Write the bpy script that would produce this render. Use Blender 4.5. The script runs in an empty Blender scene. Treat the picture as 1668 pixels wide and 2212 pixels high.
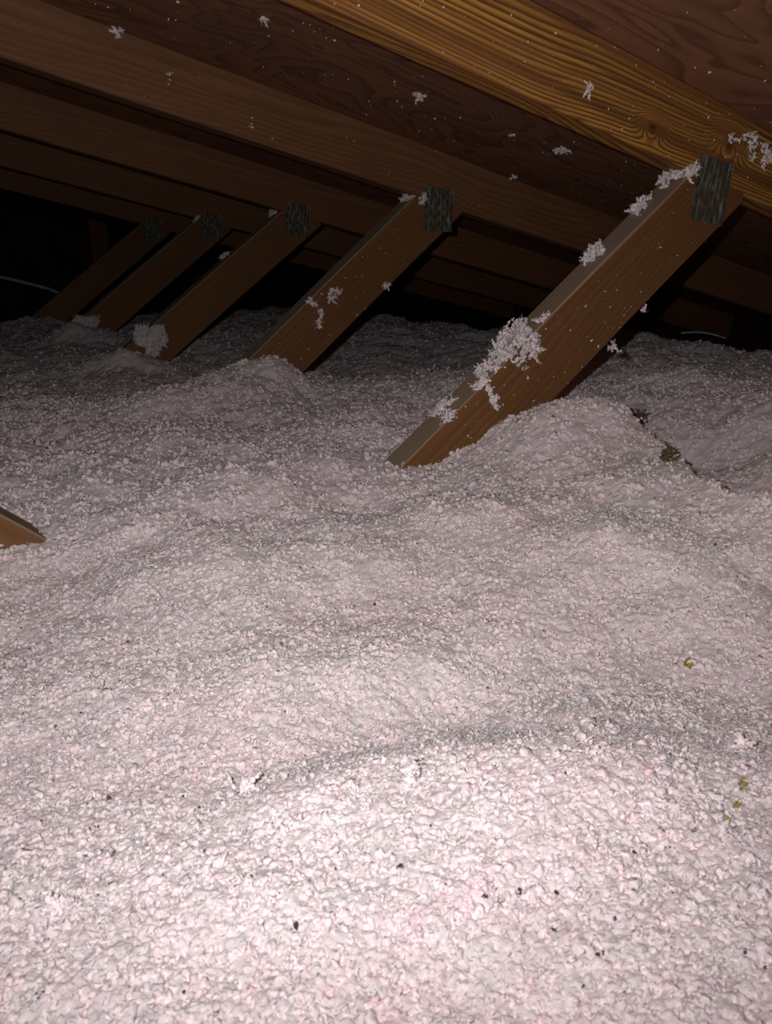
import bpy, math, random
import numpy as np
from mathutils import Matrix, Vector

random.seed(7)
rng = np.random.default_rng(7)
SC = bpy.context.scene
COL = SC.collection

# ------------------------------------------------------------------ camera, light, exposure
F_PX, RES_X, RES_Y = 1808.0, 1668.0, 2212.0
CAM_R = np.array([[0.85429216, -0.51955502, -0.01573157],      # image right, image down, view direction
                  [-0.17209475, -0.25415401, -0.95172955],
                  [0.49047763, 0.81576241, -0.30653447]])
right, down, fwd = CAM_R
cam_d = bpy.data.cameras.new('camera')
cam = bpy.data.objects.new('camera', cam_d)
COL.objects.link(cam)
cam.matrix_world = Matrix([[right[0], -down[0], -fwd[0], 0], [right[1], -down[1], -fwd[1], 0], [right[2], -down[2], -fwd[2], 0], [0, 0, 0, 1]])
cam_d.sensor_fit = 'HORIZONTAL'
cam_d.sensor_width = 36.0
cam_d.lens = F_PX / RES_X * 36.0
cam_d.clip_start = 0.01
cam_d.dof.use_dof = True
cam_d.dof.focus_distance = 0.85
cam_d.dof.aperture_fstop = 42.0
SC.camera = cam

FLASH_W = 13.6
FLASH_CONE = 150.0
FLASH_TILT = 23.5
FLASH_COL = (1.0, 0.97, 0.96)
lamp_d = bpy.data.lights.new('phone_flash', 'SPOT')
lamp_d.energy = FLASH_W
lamp_d.color = FLASH_COL
lamp_d.spot_size = math.radians(FLASH_CONE)
lamp_d.spot_blend = 1.0
lamp_d.shadow_soft_size = 0.004
lamp = bpy.data.objects.new('phone_flash', lamp_d)
COL.objects.link(lamp)
lamp.matrix_world = cam.matrix_world @ Matrix.Translation((-0.034, 0.024, 0.0)) @ Matrix.Rotation(math.radians(FLASH_TILT), 4, 'X')

world = bpy.data.worlds.new('world')
SC.world = world
world.use_nodes = True
world.node_tree.nodes['Background'].inputs[0].default_value = (0.002, 0.002, 0.0025, 1)
world.node_tree.nodes['Background'].inputs[1].default_value = 1.0

SC.view_settings.view_transform = 'Standard'
SC.view_settings.look = 'None'
SC.view_settings.exposure = 0.0
SC.view_settings.gamma = 1.0
SC.view_settings.use_curve_mapping = False

# ------------------------------------------------------------------ measures
SLOPE = math.radians(14.04)
Y0, GAP = 0.7584, 0.6096            # near face of the first truss, truss spacing
TH, WD = 0.038, 0.089               # two-by-four
JX, JZ = 0.97, 0.0626               # a point on the underside of the top chords
SD = np.array([math.cos(SLOPE), 0, -math.sin(SLOPE)])
UP = np.array([math.sin(SLOPE), 0, math.cos(SLOPE)])


def ray(x, y):
    return CAM_R.T @ np.array([(x - 834.0) / F_PX, (y - 1106.0) / F_PX, 1.0])


def at_y(x, y, Y):
    d = ray(x, y)
    return d * (Y / d[1])


def at_roof(x, y, off=WD):
    d = ray(x, y)
    n = JX * UP[0] + JZ * UP[2] + off
    return d * (n / (d @ UP))


# ------------------------------------------------------------------ node helpers
def material(name):
    m = bpy.data.materials.new(name)
    m.use_nodes = True
    nt = m.node_tree
    b = nt.nodes['Principled BSDF']
    return m, nt, b


class NG:
    def __init__(self, nt):
        self.nt = nt

    def n(self, t, **kw):
        x = self.nt.nodes.new(t)
        for k, v in kw.items():
            setattr(x, k, v)
        return x

    def link(self, a, b):
        self.nt.links.new(a, b)

    def math(self, op, a, b=None, c=None, clamp=False):
        x = self.n('ShaderNodeMath', operation=op)
        x.use_clamp = clamp
        for i, v in enumerate((a, b, c)):
            if v is None:
                continue
            if isinstance(v, (int, float)):
                x.inputs[i].default_value = v
            else:
                self.link(v, x.inputs[i])
        return x.outputs[0]

    def noise(self, vec, scale, detail=3.0, rough=0.55, dist=0.0):
        x = self.n('ShaderNodeTexNoise')
        x.inputs['Scale'].default_value = scale
        x.inputs['Detail'].default_value = detail
        x.inputs['Roughness'].default_value = rough
        x.inputs['Distortion'].default_value = dist
        self.link(vec, x.inputs['Vector'])
        return x.outputs['Fac']

    def scale(self, vec, s, off=None):
        x = self.n('ShaderNodeMapping')
        x.inputs['Scale'].default_value = s
        if off:
            x.inputs['Location'].default_value = off
        self.link(vec, x.inputs['Vector'])
        return x.outputs['Vector']

    def ramp(self, fac, stops, interp='LINEAR'):
        x = self.n('ShaderNodeValToRGB')
        cr = x.color_ramp
        cr.interpolation = interp
        while len(cr.elements) > 1:
            cr.elements.remove(cr.elements[-1])
        cr.elements[0].position = stops[0][0]
        cr.elements[0].color = (*stops[0][1], 1)
        for p, c in stops[1:]:
            e = cr.elements.new(p)
            e.color = (*c, 1)
        self.link(fac, x.inputs['Fac'])
        return x.outputs['Color']

    def mix(self, fac, a, b, blend='MIX'):
        x = self.n('ShaderNodeMix', data_type='RGBA', blend_type=blend)
        if isinstance(fac, (int, float)):
            x.inputs[0].default_value = fac
        else:
            self.link(fac, x.inputs[0])
        for i, v in ((6, a), (7, b)):
            if isinstance(v, tuple):
                x.inputs[i].default_value = (*v, 1)
            else:
                self.link(v, x.inputs[i])
        return x.outputs[2]


def wood(name, early, late, dark, pith=(0.03, -0.02), tilt=0.02, ring=0.0055, contrast=1.0, knots=(), stain=0.5, rough=0.62, dust=None, wild=1.0, sway=0.10, band=None):
    """Sawn softwood. Object space: x along the board, y through it, z across it."""
    m, nt, b = material(name)
    g = NG(nt)
    tc = g.n('ShaderNodeTexCoord')
    oi = g.n('ShaderNodeObjectInfo')
    shift = g.n('ShaderNodeCombineXYZ')
    g.link(g.math('MULTIPLY', oi.outputs['Random'], 7.0), shift.inputs[0])
    add = g.n('ShaderNodeVectorMath', operation='ADD')
    g.link(tc.outputs['Object'], add.inputs[0])
    g.link(shift.outputs[0], add.inputs[1])
    P = tc.outputs['Object']
    Q = add.outputs[0]
    sp = g.n('ShaderNodeSeparateXYZ')
    g.link(P, sp.inputs[0])
    X, Y, Z = sp.outputs
    low = g.noise(g.scale(Q, (1.3, 3, 3)), 1.0, 2.0)
    mid = g.noise(g.scale(Q, (1.6, 30, 30)), 1.0, 3.0, 0.6)
    streak = g.noise(g.scale(Q, (1.1, 95, 95)), 1.0, 3.0, 0.6)
    fine = g.noise(g.scale(Q, (14, 420, 420)), 1.0, 3.0, 0.6)
    dy = g.math('SUBTRACT', Y, pith[0])
    dz = g.math('SUBTRACT', Z, g.math('ADD', g.math('MULTIPLY', X, tilt), g.math('ADD', g.math('MULTIPLY', g.math('SUBTRACT', low, 0.5), sway), pith[1])))
    r = g.math('SQRT', g.math('ADD', g.math('MULTIPLY', dy, dy), g.math('MULTIPLY', dz, dz)))
    r = g.math('ADD', r, g.math('MULTIPLY', g.math('SUBTRACT', mid, 0.5), 0.016 * wild))
    kmask = None
    for (kx, kz, kr) in knots:
        ax = g.math('DIVIDE', g.math('SUBTRACT', X, kx), kr * 1.5)
        az = g.math('DIVIDE', g.math('SUBTRACT', Z, kz), kr)
        d2 = g.math('ADD', g.math('MULTIPLY', ax, ax), g.math('MULTIPLY', az, az))
        bump = g.math('POWER', 2.718, g.math('MULTIPLY', d2, -0.5))
        r = g.math('ADD', r, g.math('MULTIPLY', bump, 0.026))
        core = g.math('POWER', 2.718, g.math('MULTIPLY', d2, -4.5))
        kmask = core if kmask is None else g.math('MAXIMUM', kmask, core)
    ph = g.math('FRACT', g.math('DIVIDE', r, ring))
    col = g.ramp(ph, [(0.0, early), (0.26, early), (0.55, tuple(e * (1 - contrast) + l * contrast for e, l in zip(early, late))), (0.82, tuple(e * (1 - contrast) + d * contrast for e, d in zip(early, dark))), (1.0, early)])
    blotch = g.noise(g.scale(Q, (5, 16, 16)), 1.0, 4.0, 0.6)
    if band:
        bn = g.noise(g.scale(Q, (0.8, 62, 62)), 1.0, 3.0, 0.55)
        col = g.mix(g.math('MULTIPLY', g.math('SUBTRACT', bn, 0.46, clamp=True), 9.0, clamp=True), col, g.mix(0.72, col, band))
    col = g.mix(g.math('MULTIPLY', g.math('SUBTRACT', blotch, 0.42, clamp=True), stain * 4.0, clamp=True), col, late)
    col = g.mix(g.math('MULTIPLY', fine, 0.55), col, tuple(v * 0.45 for v in late))
    col = g.mix(g.math('MULTIPLY', g.math('SUBTRACT', streak, 0.46, clamp=True), 3.2 * stain, clamp=True), col, late)
    if dust:
        col = g.mix(g.math('MULTIPLY', g.math('GREATER_THAN', Z, WD / 2 - 0.0018), g.math('SUBTRACT', g.math('MULTIPLY', low, 2.2), 0.35), clamp=True), col, dust)
    if kmask is not None:
        col = g.mix(g.math('MULTIPLY', kmask, 0.9, clamp=True), col, tuple(v * 0.5 for v in dark))
    g.link(col, b.inputs['Base Color'])
    b.inputs['Roughness'].default_value = rough
    b.inputs['Specular IOR Level'].default_value = 0.25
    bm_ = g.n('ShaderNodeBump')
    bm_.inputs['Strength'].default_value = 0.35
    bm_.inputs['Distance'].default_value = 0.002
    g.link(g.math('ADD', fine, g.math('MULTIPLY', ph, 0.4)), bm_.inputs['Height'])
    g.link(bm_.outputs[0], b.inputs['Normal'])
    return m


def plain(name, colr, rough=0.8, metal=0.0, var=0.25, scale=60.0):
    m, nt, b = material(name)
    g = NG(nt)
    tc = g.n('ShaderNodeTexCoord')
    f = g.noise(tc.outputs['Object'], scale, 4.0, 0.6)
    c = g.ramp(f, [(0.3, tuple(v * (1 - var) for v in colr)), (0.7, tuple(min(1, v * (1 + var)) for v in colr))])
    g.link(c, b.inputs['Base Color'])
    b.inputs['Roughness'].default_value = rough
    b.inputs['Metallic'].default_value = metal
    b.inputs['Specular IOR Level'].default_value = 0.2
    return m


def fluff_material(name):
    m, nt, b = material(name)
    g = NG(nt)
    at = g.n('ShaderNodeAttribute', attribute_name='tint')
    tc = g.n('ShaderNodeTexCoord')
    big = g.noise(tc.outputs['Object'], 7.0, 3.0, 0.6)
    sm = g.noise(tc.outputs['Object'], 90.0, 2.0, 0.6)
    t = g.math('ADD', at.outputs['Fac'], g.math('ADD', g.math('MULTIPLY', g.math('SUBTRACT', big, 0.5), 0.9), g.math('MULTIPLY', g.math('SUBTRACT', sm, 0.5), 0.9)), clamp=True)
    c = g.ramp(t, [(0.0, (0.80, 0.765, 0.765)), (0.45, (0.84, 0.755, 0.77)), (0.8, (0.85, 0.71, 0.745)), (1.0, (0.86, 0.63, 0.69))])
    g.link(c, b.inputs['Base Color'])
    b.inputs['Roughness'].default_value = 1.0
    b.inputs['Specular IOR Level'].default_value = 0.0
    fz = g.noise(tc.outputs['Object'], 1300.0, 3.0, 0.7)
    fz2 = g.noise(tc.outputs['Object'], 420.0, 2.0, 0.6)
    bp = g.n('ShaderNodeBump')
    bp.inputs['Strength'].default_value = 0.55
    bp.inputs['Distance'].default_value = 0.0012
    g.link(g.math('ADD', fz, fz2), bp.inputs['Height'])
    g.link(bp.outputs[0], b.inputs['Normal'])
    b.subsurface_method = 'BURLEY'
    b.inputs['Subsurface Weight'].default_value = 0.65
    b.inputs['Subsurface Radius'].default_value = (1.0, 0.55, 0.62)
    b.inputs['Subsurface Scale'].default_value = 0.0024
    return m


M = {}
M['fluff'] = fluff_material('pink_white_fluff')
KN = [at_y(1410, 275, Y0), at_y(1578, 308, Y0)]


def along(P):
    v = np.array(P) - np.array([JX, P[1], JZ])
    return float(v @ SD), float(v @ UP)


k1, k2 = along(KN[0]), along(KN[1])
M['chord_near'] = wood('striped_yellow_pine', (0.80, 0.42, 0.072), (0.34, 0.14, 0.045), (0.10, 0.036, 0.016), pith=(0.05, 0.075), tilt=0.018, ring=0.0043, contrast=1.0, wild=0.75, sway=0.075, band=(0.11, 0.04, 0.02),
                       knots=((k1[0], k1[1] - WD / 2, 0.009), (k2[0], k2[1] - WD / 2, 0.013)), stain=0.55)
M['web'] = wood('brown_pine', (0.27, 0.125, 0.046), (0.19, 0.082, 0.032), (0.11, 0.046, 0.02), pith=(0.06, 0.07), tilt=0.02, ring=0.006, contrast=0.45, stain=0.45, dust=(0.40, 0.33, 0.26))
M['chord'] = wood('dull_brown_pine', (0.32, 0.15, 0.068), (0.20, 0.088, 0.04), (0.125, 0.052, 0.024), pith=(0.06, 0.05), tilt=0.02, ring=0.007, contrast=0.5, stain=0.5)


def plate_material():
    m, nt, b = material('dull_galvanised_steel')
    g = NG(nt)
    tc = g.n('ShaderNodeTexCoord')
    P = tc.outputs['Object']
    st = g.noise(g.scale(P, (260, 260, 38)), 1.0, 3.0, 0.6)
    bl = g.noise(P, 55.0, 4.0, 0.65)
    c = g.ramp(st, [(0.36, (0.07, 0.07, 0.055)), (0.5, (0.15, 0.18, 0.165)), (0.66, (0.30, 0.36, 0.34))])
    c = g.mix(g.math('MULTIPLY', g.math('SUBTRACT', bl, 0.43, clamp=True), 5.5, clamp=True), c, (0.15, 0.085, 0.042))
    g.link(c, b.inputs['Base Color'])
    b.inputs['Roughness'].default_value = 0.5
    b.inputs['Metallic'].default_value = 0.25
    return m


M['plate'] = plate_material()
M['slot'] = plain('dark_slot', (0.06, 0.048, 0.032), 0.9)
M['drywall'] = plain('drywall', (0.45, 0.43, 0.4), 0.9)
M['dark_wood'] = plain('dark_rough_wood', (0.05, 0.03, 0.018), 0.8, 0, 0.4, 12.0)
M['olive'] = plain('olive_paper', (0.15, 0.115, 0.055), 0.95, 0, 0.5, 300.0)
M['straw'] = plain('olive_yellow_straw', (0.34, 0.27, 0.055), 0.9, 0, 0.4, 300.0)
M['dirt'] = plain('dark_dirt', (0.10, 0.055, 0.06), 0.95, 0, 0.4, 300.0)
M['cable'] = plain('pale_cable', (0.33, 0.36, 0.40), 0.5)
M['greyish'] = plain('pale_greyish', (0.36, 0.42, 0.42), 0.5)


def plywood():
    m, nt, b = material('roof_plywood')
    g = NG(nt)
    tc = g.n('ShaderNodeTexCoord')
    P = tc.outputs['Object']
    warp = g.noise(g.scale(P, (1.2, 2.6, 1)), 1.6, 3.0, 0.55, 0.6)
    band = g.math('FRACT', g.math('MULTIPLY', warp, 17.0))
    fine = g.noise(g.scale(P, (16, 220, 1)), 1.0, 4.0, 0.65)
    blot = g.noise(P, 3.0, 4.0, 0.6)
    c = g.ramp(band, [(0.0, (0.46, 0.22, 0.118)), (0.55, (0.39, 0.18, 0.098)), (0.9, (0.22, 0.10, 0.056)), (1.0, (0.46, 0.22, 0.118))])
    c = g.mix(g.math('MULTIPLY', fine, 0.75), c, (0.12, 0.058, 0.036))
    c = g.mix(g.math('MULTIPLY', g.math('SUBTRACT', blot, 0.45, clamp=True), 2.2, clamp=True), c, (0.17, 0.085, 0.06))
    g.link(c, b.inputs['Base Color'])
    b.inputs['Roughness'].default_value = 0.75
    b.inputs['Specular IOR Level'].default_value = 0.2
    return m


M['ply'] = plywood()


# ------------------------------------------------------------------ mesh helpers
def mesh_np(name, V, Fc, mat, smooth=False, tint=None, mats=None, fmat=None):
    """one mesh from numpy vertices and a faces array (n,3) or (n,4)"""
    V = np.ascontiguousarray(V, np.float32)
    Fc = np.ascontiguousarray(Fc, np.int32)
    me = bpy.data.meshes.new(name)
    me.vertices.add(len(V))
    me.vertices.foreach_set('co', V.ravel())
    k = Fc.shape[1]
    me.loops.add(Fc.size)
    me.loops.foreach_set('vertex_index', Fc.ravel())
    me.polygons.add(len(Fc))
    me.polygons.foreach_set('loop_start', np.arange(0, Fc.size, k, dtype=np.int32))
    if fmat is not None:
        me.polygons.foreach_set('material_index', np.ascontiguousarray(fmat, np.int32))
    for mm in (mats or [mat]):
        me.materials.append(mm)
    me.update(calc_edges=True)
    me.polygons.foreach_set('use_smooth', np.full(len(Fc), bool(smooth)))
    if tint is not None:
        a = me.attributes.new('tint', 'FLOAT', 'POINT')
        a.data.foreach_set('value', np.ascontiguousarray(tint, np.float32))
    me.validate()
    return me


def link(name, me, parent=None, mat4=None, label=None, cat=None, group=None, kind=None):
    o = bpy.data.objects.new(name, me)
    COL.objects.link(o)
    if parent is not None:
        o.parent = parent
    if mat4 is not None:
        o.matrix_local = mat4
    for k_, v_ in (('label', label), ('category', cat), ('group', group), ('kind', kind)):
        if v_:
            o[k_] = v_
    return o


def board_mesh(name, L0, L1, w, t, mat, cut0=0.0, cut1=0.0, bev=0.0022, bow=0.0, seed=0):
    """sawn board: x from L0 to L1, y 0..t, z -w/2..w/2; ends cut at an angle, eased corners, slight waviness"""
    n = 44
    rr = np.random.default_rng(seed)
    xs = np.linspace(0, 1, n)
    b = bev
    prof = [(b, -w / 2), (t - b, -w / 2), (t, -w / 2 + b), (t, w / 2 - b), (t - b, w / 2), (b, w / 2), (0, w / 2 - b), (0, -w / 2 + b)]
    ph = rr.uniform(0, 6.28, 4)
    V, Fc = [], []
    for i, s in enumerate(xs):
        for (y, z) in prof:
            a = L0 + cut0 * z
            e = L1 + cut1 * z
            x = a + (e - a) * s
            wob = 0.0006 * math.sin(9 * s * (L1 - L0) + ph[0]) + bow * math.sin(math.pi * s)
            wob2 = 0.0005 * math.sin(23 * s * (L1 - L0) + ph[1] + z * 40)
            V.append((x, y + wob2 * 0.6, z + wob))
    m = len(prof)
    for i in range(n - 1):
        for j in range(m):
            j2 = (j + 1) % m
            Fc.append((i * m + j, (i + 1) * m + j, (i + 1) * m + j2, i * m + j2))
    me = bpy.data.meshes.new(name)
    faces = [tuple(f) for f in Fc] + [tuple(range(m)), tuple((n - 1) * m + j for j in range(m))[::-1]]
    me.from_pydata(V, [], faces)
    me.materials.append(mat)
    import bmesh
    bm = bmesh.new()
    bm.from_mesh(me)
    bmesh.ops.recalc_face_normals(bm, faces=bm.faces)
    bm.to_mesh(me)
    bm.free()
    return me


def frame(origin, ang):
    """object matrix: local x turned by ang in the truss plane (x,z), y along the building"""
    c, s = math.cos(ang), math.sin(ang)
    return Matrix([[c, 0, -s, origin[0]], [0, 1, 0, origin[1]], [s, 0, c, origin[2]], [0, 0, 0, 1]])


# ------------------------------------------------------------------ numpy noise
PERM = rng.permutation(4096)
GR = rng.normal(size=(4096, 2))
GR /= np.linalg.norm(GR, axis=1, keepdims=True)


def perlin(x, y, freq, seed=0):
    x = np.asarray(x) * freq + 13.7 * seed + 500
    y = np.asarray(y) * freq - 7.3 * seed + 500
    xi = np.floor(x).astype(np.int64)
    yi = np.floor(y).astype(np.int64)
    fx, fy = x - xi, y - yi
    u = fx * fx * fx * (fx * (fx * 6 - 15) + 10)
    v = fy * fy * fy * (fy * (fy * 6 - 15) + 10)

    def gd(i, j):
        h = PERM[(PERM[(xi + i) & 4095] + yi + j) & 4095]
        return GR[h, 0] * (fx - i) + GR[h, 1] * (fy - j)
    a = gd(0, 0) * (1 - u) + gd(1, 0) * u
    b_ = gd(0, 1) * (1 - u) + gd(1, 1) * u
    return (a * (1 - v) + b_ * v) * 1.5


# ------------------------------------------------------------------ setting: ceiling, floor, walls
def slab(name, corners, thick, mat, kind='structure', n=1):
    c = [np.array(p, float) for p in corners]
    nrm = np.cross(c[1] - c[0], c[3] - c[0])
    nrm /= np.linalg.norm(nrm)
    V = np.array(c + [p + nrm * thick for p in c])
    Fc = np.array([(0, 3, 2, 1), (4, 5, 6, 7), (0, 1, 5, 4), (1, 2, 6, 5), (2, 3, 7, 6), (3, 0, 4, 7)])
    return link(name, mesh_np(name, V, Fc, mat), kind=kind)


YA, YB = -1.6, 5.2
XL, XR = -2.6, 2.75


def roof_z(x, off=WD):
    return JZ + off / math.cos(SLOPE) - math.tan(SLOPE) * (x - JX)


ceil_o = slab('ceiling', [(XL, YA, roof_z(XL)), (XR, YA, roof_z(XR)), (XR, YB, roof_z(XR)), (XL, YB, roof_z(XL))], 0.015, M['ply'])
slab('floor', [(XL, YA, -0.56), (XR, YA, -0.56), (XR, YB, -0.56), (XL, YB, -0.56)], -0.015, M['drywall'])
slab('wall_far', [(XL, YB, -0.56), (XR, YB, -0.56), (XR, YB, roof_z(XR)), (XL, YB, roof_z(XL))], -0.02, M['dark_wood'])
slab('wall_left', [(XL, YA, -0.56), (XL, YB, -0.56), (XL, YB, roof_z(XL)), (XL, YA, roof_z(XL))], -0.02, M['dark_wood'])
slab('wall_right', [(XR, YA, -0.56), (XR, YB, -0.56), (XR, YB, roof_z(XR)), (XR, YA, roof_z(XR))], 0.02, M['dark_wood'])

# ------------------------------------------------------------------ insulation height
RIDGE = np.array([(0.60, 0.765), (0.68, 0.745), (0.735, 0.675), (0.715, 0.595), (0.655, 0.505), (0.635, 0.455), (0.655, 0.40), (0.70, 0.34)])


def seg_dist(x, y, pts):
    best = np.full(np.shape(x), 9.0)
    side = np.zeros(np.shape(x))
    for a, b_ in zip(pts[:-1], pts[1:]):
        d = b_ - a
        L2 = d @ d
        t = np.clip(((x - a[0]) * d[0] + (y - a[1]) * d[1]) / L2, 0, 1)
        dx, dy = x - (a[0] + t * d[0]), y - (a[1] + t * d[1])
        dd = np.hypot(dx, dy)
        cr = d[0] * dy - d[1] * dx
        m = dd < best
        best = np.where(m, dd, best)
        side = np.where(m, np.sign(cr), side)
    return best, side


BUMPS = [  # x, y, sx, sy, height
    (0.70, 0.705, 0.070, 0.055, 0.040),    # mound against the first strut
    (0.48, 0.82, 0.05, 0.04, 0.010),
    (0.595, 1.345, 0.035, 0.035, 0.042),   # on the second strut's face
    (0.54, 1.39, 0.05, 0.04, 0.022),
    (0.45, 1.30, 0.08, 0.05, 0.022),
    (0.49, 1.955, 0.055, 0.05, 0.050),     # on the third strut
    (0.49, 2.57, 0.06, 0.06, 0.055),
    (0.60, 2.55, 0.10, 0.10, 0.018),
    (0.52, 3.16, 0.06, 0.06, 0.04),
    (0.06, 0.71, 0.05, 0.04, -0.024),
    (1.10, 0.95, 0.16, 0.14, 0.016),
    (1.05, 0.70, 0.12, 0.10, 0.018),
    (1.68, 1.50, 0.10, 0.12, 0.022),
    (0.38, 0.32, 0.070, 0.060, -0.020),     # dark hollow across the right foreground
    (0.46, 0.27, 0.07, 0.06, -0.016),
    (0.275, 0.245, 0.045, 0.030, 0.011),
    (0.17, 0.215, 0.04, 0.025, 0.006),
    (0.045, 0.385, 0.075, 0.065, -0.016),   # hollow at the left foreground
    (0.07, 0.27, 0.040, 0.022, 0.003),
    (0.24, 0.355, 0.07, 0.03, -0.012),
    (0.20, 0.36, 0.08, 0.03, -0.010),
    (0.27, 0.40, 0.07, 0.05, -0.006),
    (0.30, 0.62, 0.10, 0.05, 0.004),
    (0.40, 0.70, 0.10, 0.035, -0.012),
    (0.20, 0.85, 0.10, 0.05, -0.010),
    (1.02, 1.80, 0.25, 0.22, -0.050),
    (0.72, 1.75, 0.10, 0.15, -0.018),
]


def height(x, y):
    x = np.asarray(x, float)
    y = np.asarray(y, float)
    h = np.full(x.shape, -0.238)
    for bx, by, sx, sy, a in BUMPS:
        h = h + a * np.exp(-0.5 * (((x - bx) / sx) ** 2 + ((y - by) / sy) ** 2))
    d, s = seg_dist(x, y, RIDGE)
    beyond = s > 0
    w1, w2 = np.clip((x - 0.56) / 0.10, 0, 1), np.clip((y - 0.33) / 0.06, 0, 1)
    h = h + w1 * w1 * (3 - 2 * w1) * w2 * w2 * (3 - 2 * w2) * np.where(beyond, 0.014 * np.exp(-(d / 0.03) ** 2) - 0.024 * (1 - np.exp(-(d / 0.007) ** 2)) * np.exp(-(d / 0.16) ** 2) - 0.042 * (d / 0.12) ** 2 * np.exp(1 - (d / 0.12) ** 2), 0.014 * np.exp(-(d / 0.07) ** 2))
    h = h - 0.026 / (1 + np.exp(-(y - 1.55) / 0.07))
    rad = np.hypot(x, y)
    h = h + 0.008 * np.exp(-((rad - 0.80) / 0.17) ** 2) - 0.026 * np.exp(-((rad - 0.57) / 0.14) ** 2)  # ring swell and trough added to even out the flash falloff
    far = np.clip((np.hypot(x, y) - 0.15) / 0.6, 0.35, 1.0)
    h = h + 0.015 * far * perlin(x, y, 4.2, 1) + 0.013 * far * perlin(x, y, 10.0, 2) + 0.0042 * (0.4 + 0.6 * far) * perlin(x, y, 24.0, 3) + 0.0009 * perlin(x, y, 60.0, 4)
    # falls away short of the eave, at the far end and on the unseen side
    edge = 1.735 + 0.05 * perlin(x, y, 5.0, 5)
    h = h - 0.26 * (1 / (1 + np.exp(-(x - edge) / 0.018)))
    h = h - 0.20 * np.clip((y - 3.45) / 0.35, 0, 1)
    return h


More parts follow.
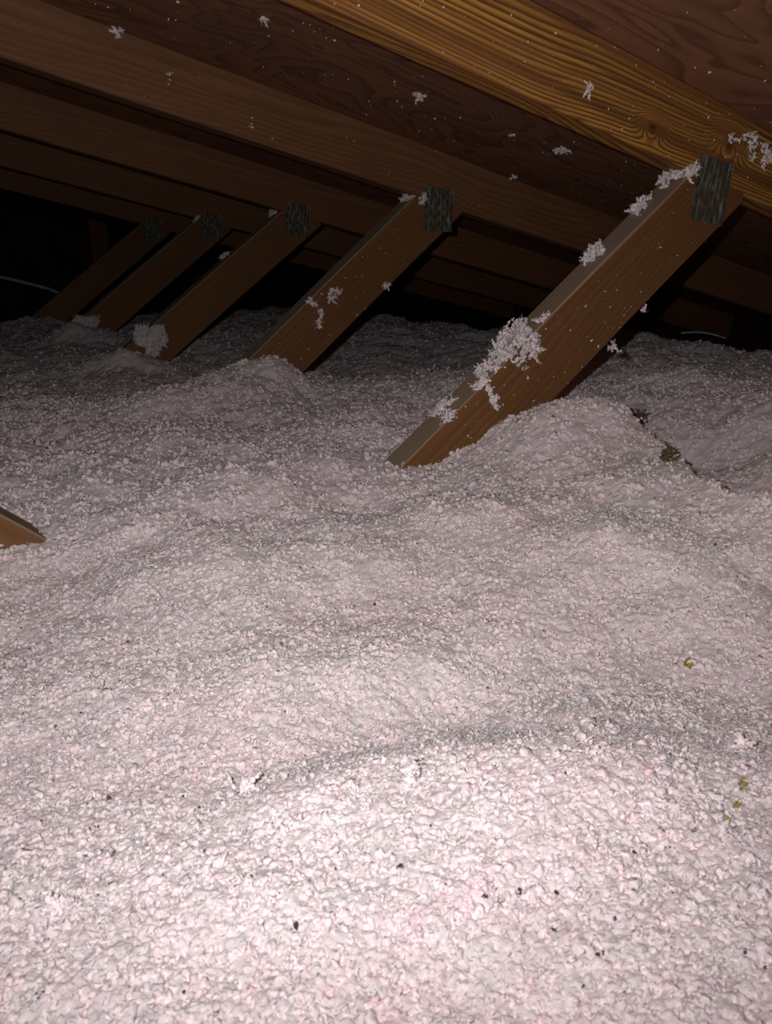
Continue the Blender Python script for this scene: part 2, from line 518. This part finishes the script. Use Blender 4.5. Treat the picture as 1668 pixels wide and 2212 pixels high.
# polar grid about the point under the camera, fine where the photograph looks
def insulation():
    fine = np.arange(-0.26, 1.42, 0.0029)
    az = np.concatenate([np.linspace(-math.pi, -0.26, 90, endpoint=False), fine, np.linspace(fine[-1] + 0.003, math.pi, 70, endpoint=False)])
    rad = np.exp(np.arange(math.log(0.05), math.log(3.9), 0.0029))
    A, R_ = np.meshgrid(az, rad)
    x, y = R_ * np.sin(A), R_ * np.cos(A)
    z = height(x, y)
    amp = np.clip(1.0 - (R_ - 1.2) * 0.25, 0.4, 1)
    z = z + np.clip(R_ - 0.6, 0, 1.4) * (0.0030 * perlin(x, y, 62.0, 17) + 0.0022 * perlin(x, y, 125.0, 18))
    # lumps: billowed noise, sharp pits between round nodules
    l1 = perlin(x, y, 105.0, 11)
    l2 = perlin(x, y, 230.0, 12)
    l3 = perlin(x, y, 520.0, 13)
    pit = np.clip((perlin(x, y, 210.0, 14) - 0.38) / 0.22, 0, 1) * np.clip(0.5 + 1.5 * perlin(x, y, 28.0, 15), 0, 1)
    pit2 = np.clip((perlin(x, y, 430.0, 16) - 0.30) / 0.25, 0, 1)
    z = z - 0.0014 * pit2
    z = z + 0.0011 * l1 + 0.0011 * l2 * amp + 0.0007 * l3 - 0.0036 * pit
    x = x + 0.0010 * perlin(x, y, 160.0, 21)
    y = y + 0.0010 * perlin(x, y, 160.0, 22)
    keep = np.clip(x, XL + 0.05, XR - 0.08), np.clip(y, YA + 0.05, YB - 0.08)
    V = [np.stack([keep[0].ravel(), keep[1].ravel(), np.maximum(z, -0.545).ravel()], 1)]
    nr, na = x.shape
    i = np.arange(nr - 1)[:, None]
    j = np.arange(na)[None, :]
    j2 = (j + 1) % na
    q = np.stack([i * na + j, i * na + j2, (i + 1) * na + j2, (i + 1) * na + j], -1).reshape(-1, 4)
    tris = [q[:, [0, 1, 2]], q[:, [0, 2, 3]]]
    tint = [np.clip(0.42 + 0.25 * perlin(x, y, 60, 31).ravel() + 0.16 * np.clip(l1.ravel(), 0, 1), 0, 1)]
    # nodules and wisps lying on it
    base = nr * na
    for (n, r0, r1, sz0, sz1, sub) in ((30000, 0.10, 0.34, 0.00035, 0.0016, 1), (120000, 0.33, 0.76, 0.00045, 0.0019, 0), (125000, 0.74, 1.5, 0.0008, 0.0029, 0), (60000, 1.45, 3.6, 0.0014, 0.0036, 0)):
        rr_ = np.sqrt(rng.uniform(r0 ** 2, r1 ** 2, n))
        aa = rng.uniform(-0.3, 1.5, n)
        px, py = rr_ * np.sin(aa), rr_ * np.cos(aa)
        ok = (px < 1.74) & (rng.uniform(0, 1, len(px)) < 0.62 + 0.9 * perlin(px, py, 38.0, 44))
        px, py = px[ok], py[ok]
        n = len(px)
        cl = perlin(px, py, 45.0, 41)
        size = (sz0 + (sz1 - sz0) * rng.uniform(0, 1, n) ** 2.2) * (1 + 0.35 * cl)
        pz = height(px, py) - 0.0010 + size * rng.uniform(-0.7, 0.9, n) + 0.0012 * perlin(px, py, 140.0, 43)
        W_, Fn = nodules(np.stack([px, py, pz], 1), size, sub, None, 0.45)
        tris.append(Fn + base)
        base += len(W_)
        V.append(W_)
        tint.append(np.repeat(np.clip(0.34 + rng.normal(0, 0.17, n) + 0.25 * perlin(px, py, 30, 42), 0, 1), len(W_) // n))
    for (n, r0, r1, sz, sub) in ((900, 0.12, 0.4, 0.0005, 1), (2600, 0.4, 0.85, 0.0008, 0), (2600, 0.8, 1.9, 0.0012, 0), (1600, 1.6, 3.4, 0.0018, 0)):
        rr_ = np.sqrt(rng.uniform(r0 ** 2, r1 ** 2, n))       # ragged sprigs standing up out of the surface
        aa = rng.uniform(-0.3, 1.5, n)
        px, py = rr_ * np.sin(aa), rr_ * np.cos(aa)
        ok = px < 1.75
        px, py = px[ok], py[ok]
        n = len(px)
        s_ = sz * rng.uniform(0.7, 1.4, n)
        p_ = np.stack([px, py, height(px, py)], 1)
        d_ = rng.normal(0, 1, (n, 3)) + np.array([0, 0, 1.0])
        for i in range(5):
            W_, Fn = nodules(p_, s_ * (1.1 - 0.08 * i) * rng.uniform(0.45, 1.45, n), sub, None, 0.3)
            tris.append(Fn + base)
            base += len(W_)
            V.append(W_)
            tint.append(np.full(len(W_), 0.3))
            d_ = d_ / np.linalg.norm(d_, axis=1, keepdims=True) + rng.normal(0, 1.3, (n, 3))
            p_ = p_ + d_ * (s_ * 0.75)[:, None]
    for (n, r0, r1, ln) in ((60000, 0.12, 0.45, 0.0030), (120000, 0.4, 1.0, 0.0046), (50000, 0.9, 2.0, 0.0042)):
        rr_ = np.sqrt(rng.uniform(r0 ** 2, r1 ** 2, n))
        aa = rng.uniform(-0.3, 1.5, n)
        px, py = rr_ * np.sin(aa), rr_ * np.cos(aa)
        ok = px < 1.74
        px, py = px[ok], py[ok]
        n = len(px)
        c = np.stack([px, py, height(px, py) + rng.uniform(-0.001, 0.0026, n)], 1)
        W_, Fn = fibres(c, ln)
        tris.append(Fn + base)
        base += len(W_)
        V.append(W_)
        tint.append(np.repeat(np.clip(rng.normal(0.35, 0.25, n), 0, 1), 3))
    me = mesh_np('loose_fill_insulation', np.concatenate(V), np.concatenate(tris), M['fluff'], smooth=True, tint=np.concatenate(tint))
    return link('loose_fill_insulation', me, label='pale pink loose-fill insulation blown deep across the whole attic floor', cat='insulation', kind='stuff')


def ico(sub):
    import bmesh
    bm = bmesh.new()
    bmesh.ops.create_icosphere(bm, subdivisions=sub + 1, radius=1.0)
    V = np.array([v.co[:] for v in bm.verts])
    Fc = np.array([[v.index for v in f.verts] for f in bm.faces])
    bm.free()
    return V, Fc


ICO = {0: ico(0), 1: ico(1)}


def rand_rot(n, r):
    q = r.normal(size=(n, 4))
    q /= np.linalg.norm(q, axis=1, keepdims=True)
    a, b_, c, d = q.T
    return np.stack([1 - 2 * (c * c + d * d), 2 * (b_ * c - a * d), 2 * (b_ * d + a * c), 2 * (b_ * c + a * d), 1 - 2 * (b_ * b_ + d * d), 2 * (c * d - a * b_), 2 * (b_ * d - a * c), 2 * (c * d + a * b_), 1 - 2 * (b_ * b_ + c * c)], 1).reshape(n, 3, 3)


def nodules(centres, size, sub, r=None, spiky=0.55):
    """ragged little tufts: one per centre"""
    r = r or rng
    V0, F0 = ICO[sub]
    n, m = len(centres), len(V0)
    rad = 1.0 + r.uniform(-spiky, spiky, (n, m)) + (r.uniform(0, 1, (n, m)) > 0.88) * r.uniform(0.2, 0.9, (n, m))
    st = r.uniform(0.65, 1.5, (n, 1, 3))
    P = V0[None] * rad[:, :, None] * st * np.asarray(size)[:, None, None]
    P = np.einsum('nij,nmj->nmi', rand_rot(n, r), P) + np.asarray(centres)[:, None, :]
    Fn = (F0[None] + (np.arange(n) * m)[:, None, None]).reshape(-1, 3)
    return P.reshape(-1, 3), Fn


def fibres(centres, ln, r=None, width=0.00022):
    r = r or rng
    n = len(centres)
    d = r.normal(size=(n, 3)) * np.array([1, 1, 0.75])
    d /= np.linalg.norm(d, axis=1, keepdims=True)
    s = np.cross(d, r.normal(size=(n, 3)))
    s /= np.linalg.norm(s, axis=1, keepdims=True)
    L = ln * r.uniform(0.4, 1.3, (n, 1))
    w = width * (ln / 0.0035) * r.uniform(0.6, 1.6, (n, 1))
    P = np.stack([centres - d * L * 0.5 - s * w, centres - d * L * 0.5 + s * w, centres + d * L * 0.5], 1)
    return P.reshape(-1, 3), np.arange(n * 3).reshape(n, 3)


insulation()

# ------------------------------------------------------------------ roof trusses
NODE = (0.30, -0.42)


def plate_mesh(name, w, h, seed):
    """punched nail plate: thin sheet in x,z; rows of slots with a raised barb beside each"""
    rr = np.random.default_rng(seed)
    V, Fc, fm = [], [], []

    def box(x0, x1, y0, y1, z0, z1, mi):
        b0 = len(V)
        V.extend([(x0, y0, z0), (x1, y0, z0), (x1, y1, z0), (x0, y1, z0), (x0, y0, z1), (x1, y0, z1), (x1, y1, z1), (x0, y1, z1)])
        for f in ((0, 3, 2, 1), (4, 5, 6, 7), (0, 1, 5, 4), (1, 2, 6, 5), (2, 3, 7, 6), (3, 0, 4, 7)):
            Fc.append(tuple(b0 + i for i in f))
            fm.append(mi)
    box(-w / 2, w / 2, -0.0013, 0, -h / 2, h / 2, 0)
    nx, nz = max(3, int(w / 0.0085)), max(3, int(h / 0.017))
    for i in range(nx):
        for j in range(nz):
            cx = -w / 2 + (i + 0.5) * w / nx
            cz = -h / 2 + (j + 0.5 + (0.25 if i % 2 else -0.25) * 0.8) * h / nz
            box(cx - 0.0015, cx + 0.0015, -0.0015, -0.0012, max(cz - 0.0052, -h / 2 + 0.001), min(cz + 0.0052, h / 2 - 0.001), 1)
            if rr.uniform() < 0.75:
                t = 0.0010 + 0.0008 * rr.uniform()
                box(cx + 0.0016, cx + 0.0026, -0.0013 - t, -0.0012, max(cz - 0.0045, -h / 2 + 0.001), min(cz + 0.0045, h / 2 - 0.001), 0)
    return mesh_np(name, np.array(V), np.array(Fc), None, mats=[M['plate'], M['slot']], fmat=fm)


TRUSS_LABELS = [
    'nearest wooden roof truss, yellow striped rafter and thick strut clumped with fluff',
    'second nearest roof truss, brown strut flecked with small white bits',
    'third roof truss from the front, dim reddish strut with a fluff heap at its foot',
    'fourth roof truss from the front, dark strut just left of the fluff-heaped one',
    'fifth roof truss from the front, faint strut leftmost of those in view',
]
WEB_FIX = [(0.7415, 36.0), (0.7379, 37.9), (0.7422, 36.0), (0.7421, 36.2), (0.7421, 36.3), (0.7421, 36.3)]
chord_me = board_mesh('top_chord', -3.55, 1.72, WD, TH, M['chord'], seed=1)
near_me = board_mesh('top_chord_striped', -3.55, 1.72, WD, TH, M['chord_near'], seed=2)
web_me = board_mesh('web', -0.76, 0.33, WD, TH, M['web'], cut1=0.62, seed=3)
webb_me = board_mesh('web_other', -1.05, 0.10, WD, TH, M['web'], seed=4)
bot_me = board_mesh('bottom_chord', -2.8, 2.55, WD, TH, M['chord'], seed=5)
plates = [plate_mesh('gusset_plate', 0.064, 0.076, 50 + i) for i in range(3)]
trusses = []
for k in range(5):
    y = Y0 + k * GAP
    root = bpy.data.objects.new('roof_truss', None)
    COL.objects.link(root)
    root.empty_display_size = 0.1
    root.location = (NODE[0], y, -0.51)
    root['label'] = TRUSS_LABELS[k]
    root['category'] = 'roof truss'
    root['group'] = 'roof trusses in a row'
    inv = Matrix.Translation((-NODE[0], -y, 0.51))
    c0 = np.array([JX, y, JZ]) + UP * WD / 2
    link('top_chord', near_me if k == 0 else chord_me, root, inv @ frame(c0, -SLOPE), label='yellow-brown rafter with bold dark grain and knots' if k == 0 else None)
    wx, wa = WEB_FIX[k]
    link('web', web_me, root, inv @ frame((wx, y + 0.0008, -0.1), math.radians(wa)))
    link('web', webb_me, root, inv @ frame((0.262, y + 0.0008, -0.447), math.radians(-41.5)))
    link('bottom_chord', bot_me, root, inv @ frame((0, y, -0.51 + WD / 2), 0))
    gx, gz = 0.948, 0.056
    link('gusset_plate', plates[k % 3], root, inv @ frame((gx, y + 0.0002, gz), math.radians(-9 if k != 1 else -3)), label='dull galvanised nail plate with rows of punched teeth')
    trusses.append(root)


# ------------------------------------------------------------------ fluff stuck to the wood
def clump(label, c, u, v, nrm, a, b_, n, size=(0.0010, 0.0026), sub=1, seed=0, thick=0.45, group='tufts of fluff caught on the timber', name='insulation_tuft', mat='fluff', cat='insulation tuft', spiky=0.4, hairs=True):
    """a ragged heap: nodules inside an ellipse with half axes a (along u) and b_ (along v) standing off the surface along nrm"""
    r = np.random.default_rng(1000 + seed)
    c, u, v, nrm = (np.array(q, float) for q in (c, u, v, nrm))
    ph = r.uniform(0, 6.283, 3)
    steps = 7
    na = max(2, int(n * 0.62))
    ang = r.uniform(0, 6.283, na)
    lim = 1 + 0.28 * np.sin(2 * ang + ph[0]) + 0.22 * np.sin(3 * ang + ph[1]) + 0.16 * np.sin(5 * ang + ph[2])
    rad = np.sqrt(r.uniform(0, 1, na)) * lim * 0.8
    hgt = np.clip(1 - rad / lim, 0.05, 1) * min(a, b_) * thick * r.uniform(0.1, 1.3, na)
    p0 = np.stack([a * rad * np.cos(ang), b_ * rad * np.sin(ang), hgt], 1)
    d0 = np.stack([np.cos(ang), np.sin(ang), np.full(na, 0.5)], 1) + r.normal(0, 0.8, (na, 3))
    L, S = [], []
    s_ = r.uniform(size[0], size[1], na) * 0.72
    for i in range(steps):
        L.append(p0.copy())
        S.append(s_ * (1 - 0.09 * i) * r.uniform(0.6, 1.25, na))
        d0 = d0 / np.linalg.norm(d0, axis=1, keepdims=True) + r.normal(0, 0.55, (na, 3))
        p0 = p0 + d0 * (s_ * 0.85)[:, None]
        p0[:, 2] = np.maximum(p0[:, 2], s_ * 0.3)
    L, s = np.concatenate(L), np.concatenate(S)
    n = len(L)
    P = L @ np.stack([u, v, nrm])
    W_, Fn = nodules(P, s, sub, r, spiky)
    tint = np.repeat(np.clip(r.normal(0.28, 0.15, n), 0, 1), len(W_) // n)
    if hairs:
        H, Fh = fibres(P[r.integers(0, n, n)] + r.normal(0, size[0], (n, 3)), size[1] * 2.2, r)
        W2, F2, t2 = np.concatenate([W_, H]), np.concatenate([Fn, Fh + len(W_)]), np.concatenate([tint, np.full(len(H), 0.25)])
    else:
        W2, F2, t2 = W_, Fn, tint
    me = mesh_np(name, W2, F2, M[mat], tint=t2, smooth=True)
    return link(name, me, None, Matrix.Translation(c), label=label, cat=cat, group=group)


def web_axes(k):
    a = math.radians(WEB_FIX[k][1])
    return np.array([math.cos(a), 0, math.sin(a)]), np.array([-math.sin(a), 0, math.cos(a)])


YN = np.array([0, 1.0, 0])


def on_top(k, px, py, label, a, b_, n, seed, **kw):
    """on the narrow upper edge of strut k; the point is found on that edge's plane"""
    wd, wl = web_axes(k)
    o = np.array([WEB_FIX[k][0], 0, -0.1]) + wl * WD / 2
    d = ray(px, py)
    p = d * ((o @ wl) / (d @ wl))
    yk = Y0 + k * GAP
    p[1] = min(max(p[1], yk + 0.003), yk + TH - 0.003)
    t = (p - o) @ wd
    p = np.array([o[0], p[1], o[2]]) + wd * t
    return clump(label, p, wd, YN, wl, a, b_, n, seed=seed, **kw)


def on_face(k, px, py, label, a, b_, n, seed, turn=0.0, **kw):
    wd, wl = web_axes(k)
    p = at_y(px, py, Y0 + k * GAP)
    ca, sa = math.cos(turn), math.sin(turn)
    return clump(label, p, wd * ca + wl * sa, wl * ca - wd * sa, -YN, a, b_, n, seed=seed, **kw)


def on_roof(px, py, label, a, b_, n, seed, turn=0.0, **kw):
    p = at_roof(px, py)
    ca, sa = math.cos(turn), math.sin(turn)
    return clump(label, p, SD * ca + YN * sa, YN * ca - SD * sa, -UP, a, b_, n, seed=seed, **kw)


on_top(0, 1462, 378, 'fluffy white tuft wedged at the top of the nearest strut, under the striped rafter', 0.020, 0.017, 150, 1, thick=0.7)
on_face(0, 1493, 372, 'small white tuft beside the nearest metal plate, at the head of the strut', 0.010, 0.008, 45, 2)
on_top(0, 1384, 448, 'ragged white tuft on the nearest strut just below the wedged top tuft', 0.016, 0.012, 80, 3, thick=0.8)
on_top(0, 1436, 404, 'tiny white tuft between the two upper tufts of the nearest strut', 0.005, 0.004, 12, 4)
on_top(0, 1285, 552, 'round spiky white tuft halfway along the upper edge of the nearest strut', 0.017, 0.013, 90, 5, thick=0.9)
on_top(0, 1174, 688, 'small curled white tuft on the nearest strut just above its biggest heap', 0.008, 0.007, 26, 6)
on_top(0, 1106, 752, 'biggest white heap of fluff sitting on the lower half of the nearest strut', 0.046, 0.021, 420, 7, thick=1.1)
on_face(0, 1140, 757, 'white fluff spilling from the biggest heap onto the face of the nearest strut', 0.022, 0.017, 130, 8, turn=0.3)
on_top(0, 1046, 797, 'thin straggling strip of fluff below the biggest heap on the nearest strut', 0.016, 0.005, 45, 9)
on_top(0, 1040, 834, 'flat white smear of fluff low on the upper edge of the nearest strut', 0.011, 0.006, 36, 10)
on_face(0, 1062, 857, 'thin wavy squiggle of fluff low on the face of the nearest strut', 0.014, 0.003, 34, 11, turn=-1.75)
on_top(0, 958, 880, 'pinkish tuft near the buried foot of the nearest strut', 0.015, 0.008, 62, 12)
on_top(0, 972, 902, 'loose white flecks beside the pinkish tuft at the foot of the nearest strut', 0.013, 0.006, 34, 13)
on_face(0, 1322, 744, 'tiny hooked white tuft on the lower right edge of the nearest strut', 0.006, 0.006, 16, 14)
on_face(0, 1386, 672, 'tiny white fleck higher on the lower right edge of the nearest strut', 0.003, 0.002, 6, 15)
chord_fluff = [(1622, 305, 0.017, 0.012, 60, 'white fluff matted on the striped rafter beside its larger knot'), (1655, 338, 0.020, 0.011, 75, 'white fluff at the right edge of the frame on the striped rafter'),
               (1582, 300, 0.008, 0.006, 20, 'small white tuft caught in the larger knot of the striped rafter'), (1271, 195, 0.006, 0.008, 24, 'lone white tuft stuck midway along the striped rafter'),
               (1624, 340, 0.005, 0.007, 14, 'small white drop of fluff below the matted patch on the striped rafter')]
for i, (px, py, a, b_, n, lb) in enumerate(chord_fluff):
    p = at_y(px, py, Y0)
    clump(lb, p, SD, UP, -YN, a, b_, n, seed=30 + i, thick=0.5, size=(0.0008, 0.0019))
on_roof(906, 205, 'small white tuft stuck to the roof boards left of the striped rafter', 0.012, 0.010, 30, 40)
on_roof(1212, 322, 'white tuft stuck to the roof boards under the right end of the striped rafter', 0.011, 0.014, 34, 41)
on_roof(1112, 380, 'dim white fleck on the dark roof boards between the first and second rafters', 0.008, 0.006, 14, 42)
on_roof(1109, 290, 'thin pale wisp on the roof boards between the first and second rafters', 0.003, 0.010, 9, 43)
on_roof(568, 40, 'thin pale wisp near the top of the picture left of the striped rafter', 0.003, 0.012, 9, 44)
p = at_y(253, 66, Y0 + GAP)
clump('white tuft on the upper edge of the second rafter at the top left', p, SD, UP, -YN, 0.008, 0.013, 34, seed=45)
p = at_y(368, 168, Y0 + GAP)
clump('thin hanging wisp on the face of the second rafter at the left', p, SD, UP, -YN, 0.003, 0.016, 10, seed=46, size=(0.0008, 0.0018))
p = at_y(545, 266, Y0 + GAP)
clump('tiny white specks paired on the face of the second rafter', p, SD, UP, -YN, 0.012, 0.009, 5, seed=47, size=(0.001, 0.002))

on_top(1, 888, 424, 'round pinkish tuft at the head of the second strut beside its metal plate', 0.020, 0.015, 130, 50, thick=0.9)
on_face(1, 912, 432, 'pale tail of fluff beside the round tuft at the head of the second strut', 0.014, 0.005, 28, 51)
on_face(1, 720, 636, 'star-shaped white tuft on the face of the second strut', 0.013, 0.013, 46, 52)
on_face(1, 672, 652, 'small white flake left of the star-shaped tuft on the second strut', 0.013, 0.005, 22, 53, turn=-1.2)
on_face(1, 690, 690, 'thin wavy trail of fluff below the star-shaped tuft on the second strut', 0.024, 0.003, 36, 54, turn=0.8)
on_face(1, 838, 618, 'tiny white tuft on the lower right edge of the second strut', 0.006, 0.008, 16, 55)
on_top(2, 586, 457, 'dim white tuft at the head of the third strut', 0.024, 0.017, 100, 60, thick=0.9, size=(0.0015, 0.0032))
on_top(2, 488, 553, 'small dim white tuft halfway down the third strut', 0.014, 0.012, 40, 61, size=(0.0015, 0.003))
on_face(2, 326, 730, 'white heap of fluff leaning on the foot of the third strut', 0.046, 0.032, 1200, 62, turn=-0.2, thick=0.9, size=(0.0012, 0.0032))
on_top(3, 460, 470, 'faint fluff smear at the head of the fourth strut', 0.016, 0.010, 30, 63, size=(0.0015, 0.003))


on_face(3, 176, 704, 'dim heap of fluff banked against the foot of the fourth strut', 0.042, 0.032, 800, 64, turn=-0.3, thick=0.9, size=(0.0014, 0.0036))


# specks too many to count
def specks(name, label, pts, size, mat='fluff', cat='specks'):
    pts = np.array(pts)
    r = np.random.default_rng(len(label))
    W_, Fn = nodules(pts, (size[0] + (size[1] - size[0]) * r.uniform(0, 1, len(pts)) ** 2.5) * r.choice([1, 1, 1, 1.5], len(pts)), 0, r, 0.5)
    me = mesh_np(name, W_, Fn, M[mat], tint=np.full(len(W_), 0.25))
    return link(name, me, label=label, cat=cat, kind='stuff')


pts = []
for i in range(360):      # striped rafter, near face
    s_, u_ = rng.uniform(-0.95, 0.25), rng.uniform(0.002, WD - 0.002) ** 1.0
    q = np.array([JX, Y0 - 0.0003, JZ]) + SD * s_ + UP * u_
    pts.append(q)
wd0, wl0 = web_axes(0)
for i in range(230):      # nearest strut
    q = np.array([WEB_FIX[0][0], Y0 - 0.0002, -0.1]) + wd0 * rng.uniform(-0.30, 0.28) + wl0 * rng.uniform(-0.044, 0.044)
    pts.append(q)
specks('insulation_specks', 'tiny white specks dusted over the striped rafter and nearest strut', pts, (0.0002, 0.0008))
pts = []
wd1, wl1 = web_axes(1)
for i in range(90):
    pts.append(np.array([WEB_FIX[1][0], Y0 + GAP - 0.0002, -0.1]) + wd1 * rng.uniform(-0.22, 0.22) + wl1 * rng.uniform(-0.044, 0.044))
for i in range(25):
    pts.append(np.array([JX, Y0 + GAP - 0.0003, JZ]) + SD * rng.uniform(-0.7, 0.2) + UP * rng.uniform(0.002, WD - 0.002))
specks('insulation_specks', 'tiny white specks on the second rafter and second strut', pts, (0.0004, 0.0011))
pts = []
for i in range(420):
    x, y = rng.uniform(0.1, 1.3), rng.uniform(0.45, 1.33)
    if Y0 - 0.01 < y < Y0 + TH + 0.01:
        continue
    pts.append((x, y, roof_z(x) - 0.0014))
specks('insulation_specks', 'tiny white specks clinging to the underside of the roof boards', pts, (0.0004, 0.0011))


# ------------------------------------------------------------------ debris on the insulation
def on_fluff(px, py):
    d = ray(px, py)
    t = 0.1
    while t < 5:
        p = d * t
        if p[2] < height(p[0], p[1]):
            break
        t += 0.0008
    return d * t


def scrap(label, px, py, a, b_, n, seed, turn=0.0, mat='straw', name='straw_scrap', cat='scrap', group=None, size=(0.0006, 0.0013), thick=0.35):
    p = on_fluff(px, py) + np.array([0, 0, 0.002])
    ca, sa = math.cos(turn), math.sin(turn)
    u = right * ca - down * sa
    v = -(down * ca + right * sa)
    return clump(label, p, u, v, -fwd, a, b_, n, seed=seed, thick=thick, name=name, mat=mat, cat=cat, group=group, size=size, hairs=True)


scrap('short curved olive scrap lying on the insulation at the middle right', 1484, 1441, 0.0035, 0.0012, 22, 70, turn=-0.7, group='olive scraps on the insulation', size=(0.0004, 0.0009))
scrap('upright olive scrap at the right, upper and larger of two close together', 1599, 1702, 0.0034, 0.0010, 30, 71, turn=1.35, group='olive scraps on the insulation', size=(0.0003, 0.0007))
scrap('small olive scrap just below the larger upright one at the right', 1592, 1742, 0.0018, 0.0010, 16, 72, turn=0.5, group='olive scraps on the insulation', size=(0.0003, 0.0006))
scrap('faint olive scrap below and left of the upright pair at the right', 1571, 1775, 0.0016, 0.0006, 9, 73, turn=1.1, group='olive scraps on the insulation', size=(0.0003, 0.0005))
scrap('olive-brown paper edge showing on the crest of the mound behind the nearest strut', 1382, 908, 0.017, 0.006, 110, 74, turn=-0.5, mat='olive', name='paper_scrap', cat='paper scrap', size=(0.0010, 0.0022))
scrap('olive-brown paper strip standing along the gap edge at the right of the mound', 1446, 1000, 0.020, 0.0045, 110, 75, turn=-1.35, mat='olive', name='paper_scrap', cat='paper scrap', size=(0.0008, 0.0020))

chunks = [
    (228, 1863, 0.0052, 0.0034, -0.5, 'smooth bright white lump of fluff at the lower left, upper of two'),
    (132, 1965, 0.0062, 0.0036, 0.5, 'largest bright white lump of fluff near the lower left edge'),
    (885, 1690, 0.0036, 0.0058, -0.3, 'soft white lump of fluff in the middle of the foreground'),
    (1600, 1622, 0.0040, 0.0036, 0.6, 'pale pink lump standing above the olive scraps at the right'),
    (528, 1712, 0.0044, 0.0028, 0.1, 'soft white lump left of the middle of the foreground'),
]
for i, (px, py, a, b_, tn, lb) in enumerate(chunks):
    scrap(lb, px, py, a, b_, 36, 80 + i, turn=tn, mat='fluff', name='insulation_lump', cat='insulation lump', group='pale lumps on the insulation', size=(0.0010, 0.0019), thick=0.5)

pts = []
spots = [(62, 1222), (176, 1208), (118, 1168), (104, 1288), (802, 1308), (1050, 1938), (1185, 1900), (1205, 1925), (1298, 2066), (1200, 2010), (1655, 2098), (1330, 1985), (870, 1868), (1425, 1800), (1450, 1835), (1395, 1830),
         (1405, 1415), (1225, 960), (232, 1248), (345, 1112), (1640, 1640), (660, 1612), (205, 1790), (1090, 1720), (1380, 1850), (1500, 1795), (1260, 2140), (95, 2150), (640, 2010), (1130, 1935), (1475, 2090), (1610, 2060)]
for (px, py) in spots:
    c = on_fluff(px, py)
    for j in range(random.choice((1, 2, 2, 3, 4))):
        q = c + rng.normal(0, 0.0011, 3)
        q[2] = float(height(q[0], q[1])) + 0.0004
        pts.append(q)
for i in range(170):
    rr_, aa = math.sqrt(random.uniform(0.15 ** 2, 0.7 ** 2)), random.uniform(0.0, 1.1)
    x, y = rr_ * math.sin(aa), rr_ * math.cos(aa)
    pts.append((x, y, float(height(x, y)) + 0.0004))
specks('debris_specks', 'dark crumbs of debris scattered in the pale insulation', pts, (0.0003, 0.0008), mat='dirt', cat='debris')

# ------------------------------------------------------------------ far bits in the dark
def tube(name, pts, rad, mat, seg=10, flat=1.0):
    pts = [np.array(p, float) for p in pts]
    V, Fc = [], []
    for i, p in enumerate(pts):
        t = pts[min(i + 1, len(pts) - 1)] - pts[max(i - 1, 0)]
        t /= np.linalg.norm(t)
        a = np.cross(t, (0, 0, 1.0))
        a /= np.linalg.norm(a)
        b_ = np.cross(a, t)
        for j in range(seg):
            w = 2 * math.pi * j / seg
            V.append(p + a * rad * math.cos(w) + b_ * rad * flat * math.sin(w))
    for i in range(len(pts) - 1):
        for j in range(seg):
            Fc.append((i * seg + j, i * seg + (j + 1) % seg, (i + 1) * seg + (j + 1) % seg, (i + 1) * seg + j))
    return mesh_np(name, np.array(V), np.array(Fc), mat, smooth=True)


link('cable', tube('cable', [at_y(x, y, 3.3) for x, y in ((-200, 558), (-90, 579), (0, 598), (60, 612), (105, 624), (135, 636), (160, 662), (172, 705))], 0.006, M['cable']),
     label='pale cable drooping through the dark at the far left', cat='cable')
bc = at_y(1520, 722, 1.42)
bv = []
for i in range(9):
    s = i / 8 - 0.5
    bv.append(bc + np.array([0.075 * s, -0.075 * s, 0.004 - 0.03 * s * s]) + np.array([0, 0, -0.012 * s]))
link('greyish_strip', tube('greyish_strip', bv, 0.008, M['greyish'], flat=0.35), label='pale curled strip at the dark eave edge of the insulation', cat='baffle strip')  # short flattened pale strip, slightly arched
stud_me = board_mesh('gable_stud', 0.0, 0.70, WD, TH, M['web'], seed=9)
px_ = float(at_y(215, 520, 4.6)[0])
link('gable_stud', stud_me, None, Matrix([[0, 0, 1, px_], [0, 1, 0, 4.6], [1, 0, 0, -0.545], [0, 0, 0, 1]]), label='upright wooden post barely visible in the dark behind the leftmost struts', cat='post')
